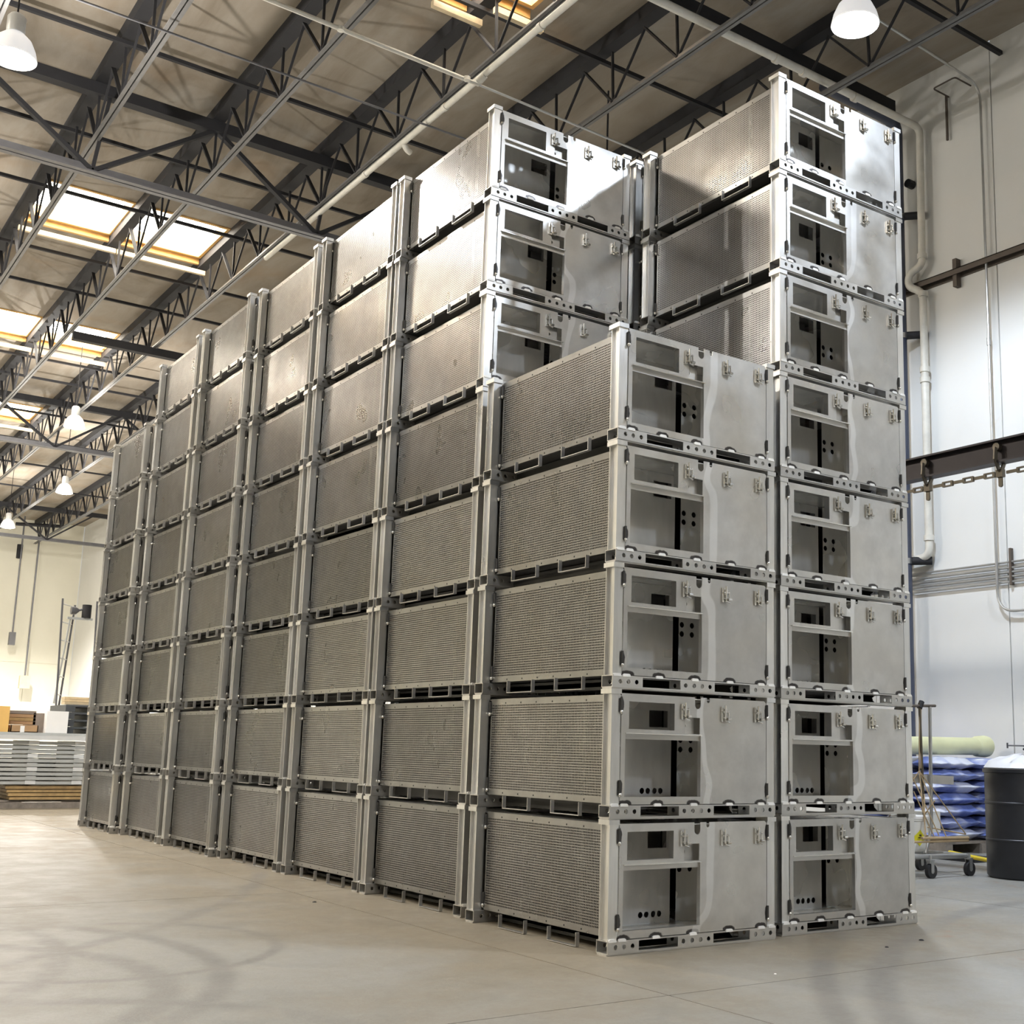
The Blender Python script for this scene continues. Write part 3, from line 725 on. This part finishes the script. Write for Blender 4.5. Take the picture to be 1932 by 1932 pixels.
o = MB().box(5.6, 6.0, 2.3, 2.9, .0, .03).build('floor_skid', 'steel_dark'); tag(o, 'low dark skid on the floor behind the yellow pole', 'skid')

# hand cart with ropes
ct = thing('rope_cart', 'wheeled cart with tall mast, crossbar and tan ropes right of the stacks', 'cart', (0, 1.62, 0))
MB().tube([(3.55, 0, .165), (4.62, 0, .145)], .018, 10).build('frame_tube', 'conduit', ct, True); MB().tube([(3.55, .42, .165), (4.62, .42, .145)], .018, 10).build('frame_tube', 'conduit', ct, True)
for x in (3.6, 4.08, 4.60): MB().tube([(x, 0, .165-.02*(x-3.55)), (x, .42, .165-.02*(x-3.55))], .018, 10).build('cross_tube', 'conduit', ct, True)
MB().tube(elbowed([(4.36, .2, .155), (4.44, .2, .33), (4.455, .2, 1.265)], .1), .014, 10).build('mast', 'conduit', ct, True)
MB().tube([(4.36, .2, .25), (4.33, .2, 1.29)], .011, 10).build('mast', 'trolley', ct, True)
MB().tube([(4.05, .2, 1.255), (4.52, .2, 1.275)], .011, 10).build('crossbar', 'brown_steel', ct, True); MB().tube([(4.33, .2, 1.25), (4.36, .2, 1.30)], .022, 10).build('clamp', 'steel_dark', ct, True)
for x, y in ((4.15, -.02), (4.60, -.02), (3.62, -.02), (4.60, .44), (3.62, .44)):
    wv = MB().tube([(x-.002, y-.016, .052), (x-.002, y+.016, .052)], .052, 20).build('caster_wheel', 'rubber', ct, True)
    MB().tube([(x-.002, y-.018, .052), (x-.002, y+.018, .052)], .018, 12).build('wheel_hub', 'conduit', wv, True)
    f = MB(); f.box(x-.022, x+.01, y-.022, y-.018, .045, .125); f.box(x-.022, x+.01, y+.018, y+.022, .045, .125); f.box(x-.028, x+.014, y-.024, y+.024, .122, .132); f.tube([(x-.006, y, .13), (x-.006, y, .165)], .012, 8); f.build('caster_fork', 'conduit', ct)
for (a, b2) in (((4.31, .2, .77), (4.66, .05, .30)), ((4.31, .2, .77), (4.62, .40, .30)), ((4.31, .2, .77), (4.15, .02, .30)), ((4.31, .2, .77), (4.05, .38, .31)), ((4.31, .2, .77), (4.36, .0, .29)), ((4.33, .2, 1.27), (4.31, .2, .77)), ((4.35, .2, 1.27), (4.33, .2, .79)), ((4.12, .2, 1.25), (4.18, .2, .80)), ((4.18, .2, .80), (4.10, .1, .31)), ((4.18, .2, .80), (4.30, .02, .30)), ((4.12, .1, .62), (4.24, .02, .30)), ((4.24, .1, .60), (4.14, .02, .30)), ((4.36, .1, .55), (4.40, .38, .28)), ((4.66, .05, .30), (4.42, .38, .36))):
    MB().tube([a, b2], .005, 6).build('rope', 'rope', ct)
MB().tube([(4.1, .02, .285), (4.66, .03, .275)], .012, 8).build('rope_bar', 'rope', ct); MB().tube([(3.7, .02, .262), (4.66, .03, .255)], .009, 8).build('rope_bar', 'rope', ct)
MB().tube([(3.7, .38, .27), (4.62, .39, .265)], .010, 8).build('rope_bar', 'rope', ct)
M['board'] = simple('grey_board_face', (0.42, 0.40, 0.36), 0.6)
MB().bar((4.0, .25, .725), (4.76, .25, .70), .045, .065).build('shelf_board', 'board', ct)
brk = thing('plastic_bucket', 'white bucket with a yellow hazard diamond standing on the cart', 'bucket', (4.20, 1.83, .18))
MB().lathe([(0, 0), (.11, 0), (.125, .22), (.132, .225), (.132, .245), (.12, .245), (.105, .01), (0, .01)], 28).build('bucket_body', 'bucket', brk, True)
MB().lathe([(0, .262), (.132, .262), (.138, .258), (.138, .24), (.130, .24)], 28).build('bucket_lid', 'box_white', brk, True)
hz = MB()
n = 9
ang0 = -PI/2-.25
def onb(a, z): r = .1185+.0145*((z-.05)/.17)+.001; return (r*math.cos(ang0+a/r), r*math.sin(ang0+a/r), z)
hz.add([onb(0, .04), onb(.06, .10), onb(0, .16), onb(-.06, .10), onb(0, .10)], [(0, 1, 4), (1, 2, 4), (2, 3, 4), (3, 0, 4)]); hz.build('hazard_label', 'hazard', brk)
bs = MB(); bs.box(-.018, .018, 0, .001, 0, .006); bs.box(-.008, .012, 0, .001, .014, .026); bs.box(-.004, .004, 0, .001, -.03, -.022); q = bs.build('hazard_mark', 'black_print', brk)
px_, py_, pz_ = onb(0, .10); q.location = (px_*1.015, py_*1.015, pz_); q.rotation_euler = (0, 0, ang0+PI/2)
for (x, y, z, w_, h_, lab) in ((4.02, 1.86, .45, .24, .13, 'upper white lidded box stacked behind the ropes on the cart'), (4.55, 2.0, .30, .2, .16, 'small white container behind the cart mast')):
    o = MB().box(-w_/2, w_/2, -.1, .1, 0, h_).build('white_box', 'bucket', None, False, (x, y, z)); tag(o, lab, 'box')
o = MB().box(-.15, .18, -.1, .1, 0, .10).build('white_box', 'box_white', None, False, (4.2, 2.35, 0)); tag(o, 'small white carton on the floor under the cart', 'box')

# ------------------------------------------------------------------ far left clutter at the end of the aisle
pw = thing('wooden_pallet', 'long weathered pallet on the floor under the plywood sheets', 'pallet', (-3.2, 12.45, 0))
for i in range(5): MB().box(0, 4.6, .1+.22*i, .2+.22*i, .075, .10).build('deck_board', 'old_wood', pw)
MB().box(0, 4.6, -.01, .05, 0, .074).build('front_board', 'old_wood', pw)
for x in (0, .8, 1.6, 2.4, 3.2, 4.0, 4.5): MB().box(x, x+.1, .05, 1.1, .0, .075).build('stringer', 'old_wood', pw)
for i in range(4):
    o = MB().box(-.05-.02*i, 1.45, 12.5-.015*(i % 2), 13.5, .105+.045*i, .140+.045*i).build('plywood_sheet', 'wood')
    tag(o, 'brown plywood sheet on the floor pallet, %s of the four' % ['lowest', 'second lowest', 'second highest', 'topmost'][i], 'plywood', 'plywood sheets under the grey panels')
for i in range(10):
    z = .295+.055*i
    g = thing('slatted_panel', 'long grey slatted metal panel, number %s up in the flat stack at far left' % ['one', 'two', 'three', 'four', 'five', 'six', 'seven', 'eight', 'nine', 'ten'][i], 'metal panel', (-3.2, 12.45+random.uniform(-.02, .02), z), 0, 'grey slatted panels stacked flat')
    MB().box(0, 4.6, 0, .03, 0, .038).build('front_rail', 'panel_grey', g); MB().box(0, 4.6, .97, 1.0, 0, .038).build('rear_rail', 'panel_grey', g)
    for x in (0, .55, 1.1, 1.65, 2.2, 2.75, 3.3, 3.85, 4.4): MB().box(x, x+.12, -.004, .99, .002, .050).build('slat', 'panel_light' if i % 3 == 0 else 'panel_grey', g)
o = MB().box(-3.4, 1.5, 12.36, 12.56, .85, .905).build('steel_rail', 'panel_light'); tag(o, 'long light grey rail lying on top of the slatted panel stack', 'steel rail')
o = MB().box(-3.4, 1.5, 12.42, 13.5, .906, .94).build('grey_sheet', 'panel_grey'); tag(o, 'grey sheet covering the slatted panels under the cartons', 'sheet')
def bx_(name, mat, x0, x1, y0, y1, z0, z1, lab, cat='box'):
    o = MB().box(x0, x1, y0, y1, z0, z1).build(name, mat); tag(o, lab, cat); return o
bx_('cardboard_box', 'card_yellow', -.9, -.15, 12.5, 12.9, .941, 1.26, 'bright yellow orange cardboard box at the far left edge')
for i in range(4): tag(MB().box(-.12-.01*i, .20, 12.7, 13.1, 1.04+.045*i, 1.08+.045*i).build('flat_carton', ['card', 'wood', 'card', 'card_grey'][i]), 'flattened brown carton in the small pile, %s of four' % ['lowest', 'second', 'third', 'topmost'][i], 'carton', 'flattened cartons in the pile')
ob = thing('open_box', 'low open brown cardboard box with a paper note on its side', 'box', (-.12, 12.5, .941))
b = MB(); b.box(0, .32, 0, .01, 0, .09); b.box(0, .32, .19, .2, 0, .09); b.box(0, .01, 0, .2, 0, .09); b.box(.31, .32, 0, .2, 0, .09); b.box(0, .32, 0, .2, 0, .01); b.build('box_body', 'card', ob); MB().box(.11, .16, -.003, -.001, -.02, .08).build('paper_note', 'box_white', ob)
bx_('wrapped_stack', 'card_grey', .17, .33, 12.7, 13.3, .941, 1.19, 'grey brown wrapped block between cartons and white box', 'block')
bx_('white_carton', 'box_white', .30, .56, 12.55, 12.95, .941, 1.22, 'white carton standing right of the brown cartons')
for i in range(4):
    t = thing('plastic_pallet', 'dark plastic pallet, %s in the stack beside the farthest crates' % ['lowest', 'second lowest', 'second highest', 'topmost'][i], 'pallet', (.56, 12.75, .941+.095*i), 0, 'dark plastic pallets')
    MB().box(0, 1.1, 0, .9, .062, .088).build('deck', 'pallet_dark', t)
    for x in (0, .28, .55, .82): MB().box(x, x+.12, 0, .9, 0, .062).build('runner', 'pallet_dark', t)
for i in range(3): tag(MB().box(.55+.01*i, 1.6, 12.8+.05*i, 13.0+.05*i, 1.322+.035*i, 1.352+.035*i).build('lumber_plank', 'lumber'), 'pale lumber plank on the dark pallets, %s of three' % ['lowest', 'middle', 'topmost'][i], 'plank', 'lumber planks on the dark pallets')
for j, (xa, lab) in enumerate(((.42, 'grey ladder frame standing nearest the back wall clutter, left one'), (.86, 'grey ladder frame just left of the farthest crate stack, right one'))):
    t = thing('ladder_frame', lab, 'ladder', (xa, 12.9, 1.30), 0, 'grey ladder frames')
    MB().bar((0.05, 0, 0), (0, 0, 1.42), .022, .022).build('rail', 'steel_grey', t); MB().bar((.16, .35, 0), (.24, .35, 1.38), .022, .022).build('rail', 'steel_grey', t)
    for k in range(6): z = .15+.24*k; MB().tube([(0.05-.05*z/1.42, 0, z), (.16+.08*z/1.42, .35, z)], .009, 6).build('rung', 'panel_light', t)
ft = thing('clamp_lamp', 'small round lamp head and motor fixed between the ladder frame tops', 'lamp', (.66, 13.0, 2.58))
MB().tube([(-.1, 0, 0), (-.04, 0, .0), (0, 0, .01)], [.055, .05, .02], 14).build('lamp_head', 'steel_grey', ft, True); MB().tube([(0, 0, .01), (.14, 0, .06)], .015, 8).build('arm', 'steel_grey', ft, True); MB().tube([(.1, 0, -.09), (.1, 0, .09)], .06, 14).build('motor', 'steel_dark', ft, True)
MB().box(-.14, .18, -.03, .0, -.12, -.09).build('mount_bar', 'panel_grey', ft); MB().tube([(-.1, 0, -.12), (-.2, 0, -1.25)], .012, 6).build('mount_leg', 'panel_grey', ft)
# hanging pendants near the back wall
def pend(x, y, zt, zb, lab, box, mat):
    t = thing('hanging_pendant', lab, 'hoist control', (x, y, 0), 0, 'hoist pendants near the back wall')
    MB().tube([(0, 0, zb+.3), (0, 0, 8.73)], .028, 6).build('cable', 'steel_grey', t)
    MB().box(-box, box, -.1, .1, zb-.1, zb+.35).build('control_box', mat, t)
pend(5.1, 42.3, 8.6, 4.2, 'hanging pendant control on a dark cable at the far back wall, left one', .10, 'steel_grey')
pend(5.65, 42.3, 8.6, 2.7, 'cream pendant box on a long cable at the far back wall, right one', .17, 'pendant')
o = MB().tube([(5.06, 42.4, 7.2), (5.06, 42.4, 7.7)], .10, 10).build('cable_reel', 'steel_dark'); tag(o, 'small dark cable reel on the left pendant cable at the back wall', 'reel')
dbc = thing('door_conduit', 'dark rectangular pipe loop just below the roof by the back wall', 'pipe', (0, 0, 0))
MB().tube(elbowed([(4.6, 41, 8.2), (6.1, 41, 8.3), (6.1, 41, 8.65)], .1), .06, 8).build('pipe_run', 'steel_dark', dbc)

# small chips of debris on the floor
for i, (x, y, sz, mt, lab) in enumerate(((-.37, 2.24, .013, 'steel_dark', 'small dark chip on the floor beside the left row near the slab joint'), (1.30, -.42, .010, 'steel_dark', 'small dark chip on the floor in front of the right-hand stack'),
        (1.62, -.36, .014, 'steel_dark', 'larger dark chip on the floor near the right-hand stack corner'), (.35, -.66, .006, 'box_white', 'tiny white chip on the floor in front of the short stack'))):
    o = MB().lathe([(0, 0), (sz, 0), (sz*.7, sz*.35), (0, sz*.5)], 7).build('debris_chip', mt, None, False, (x, y, 0)); tag(o, lab, 'debris', 'chips on the floor')
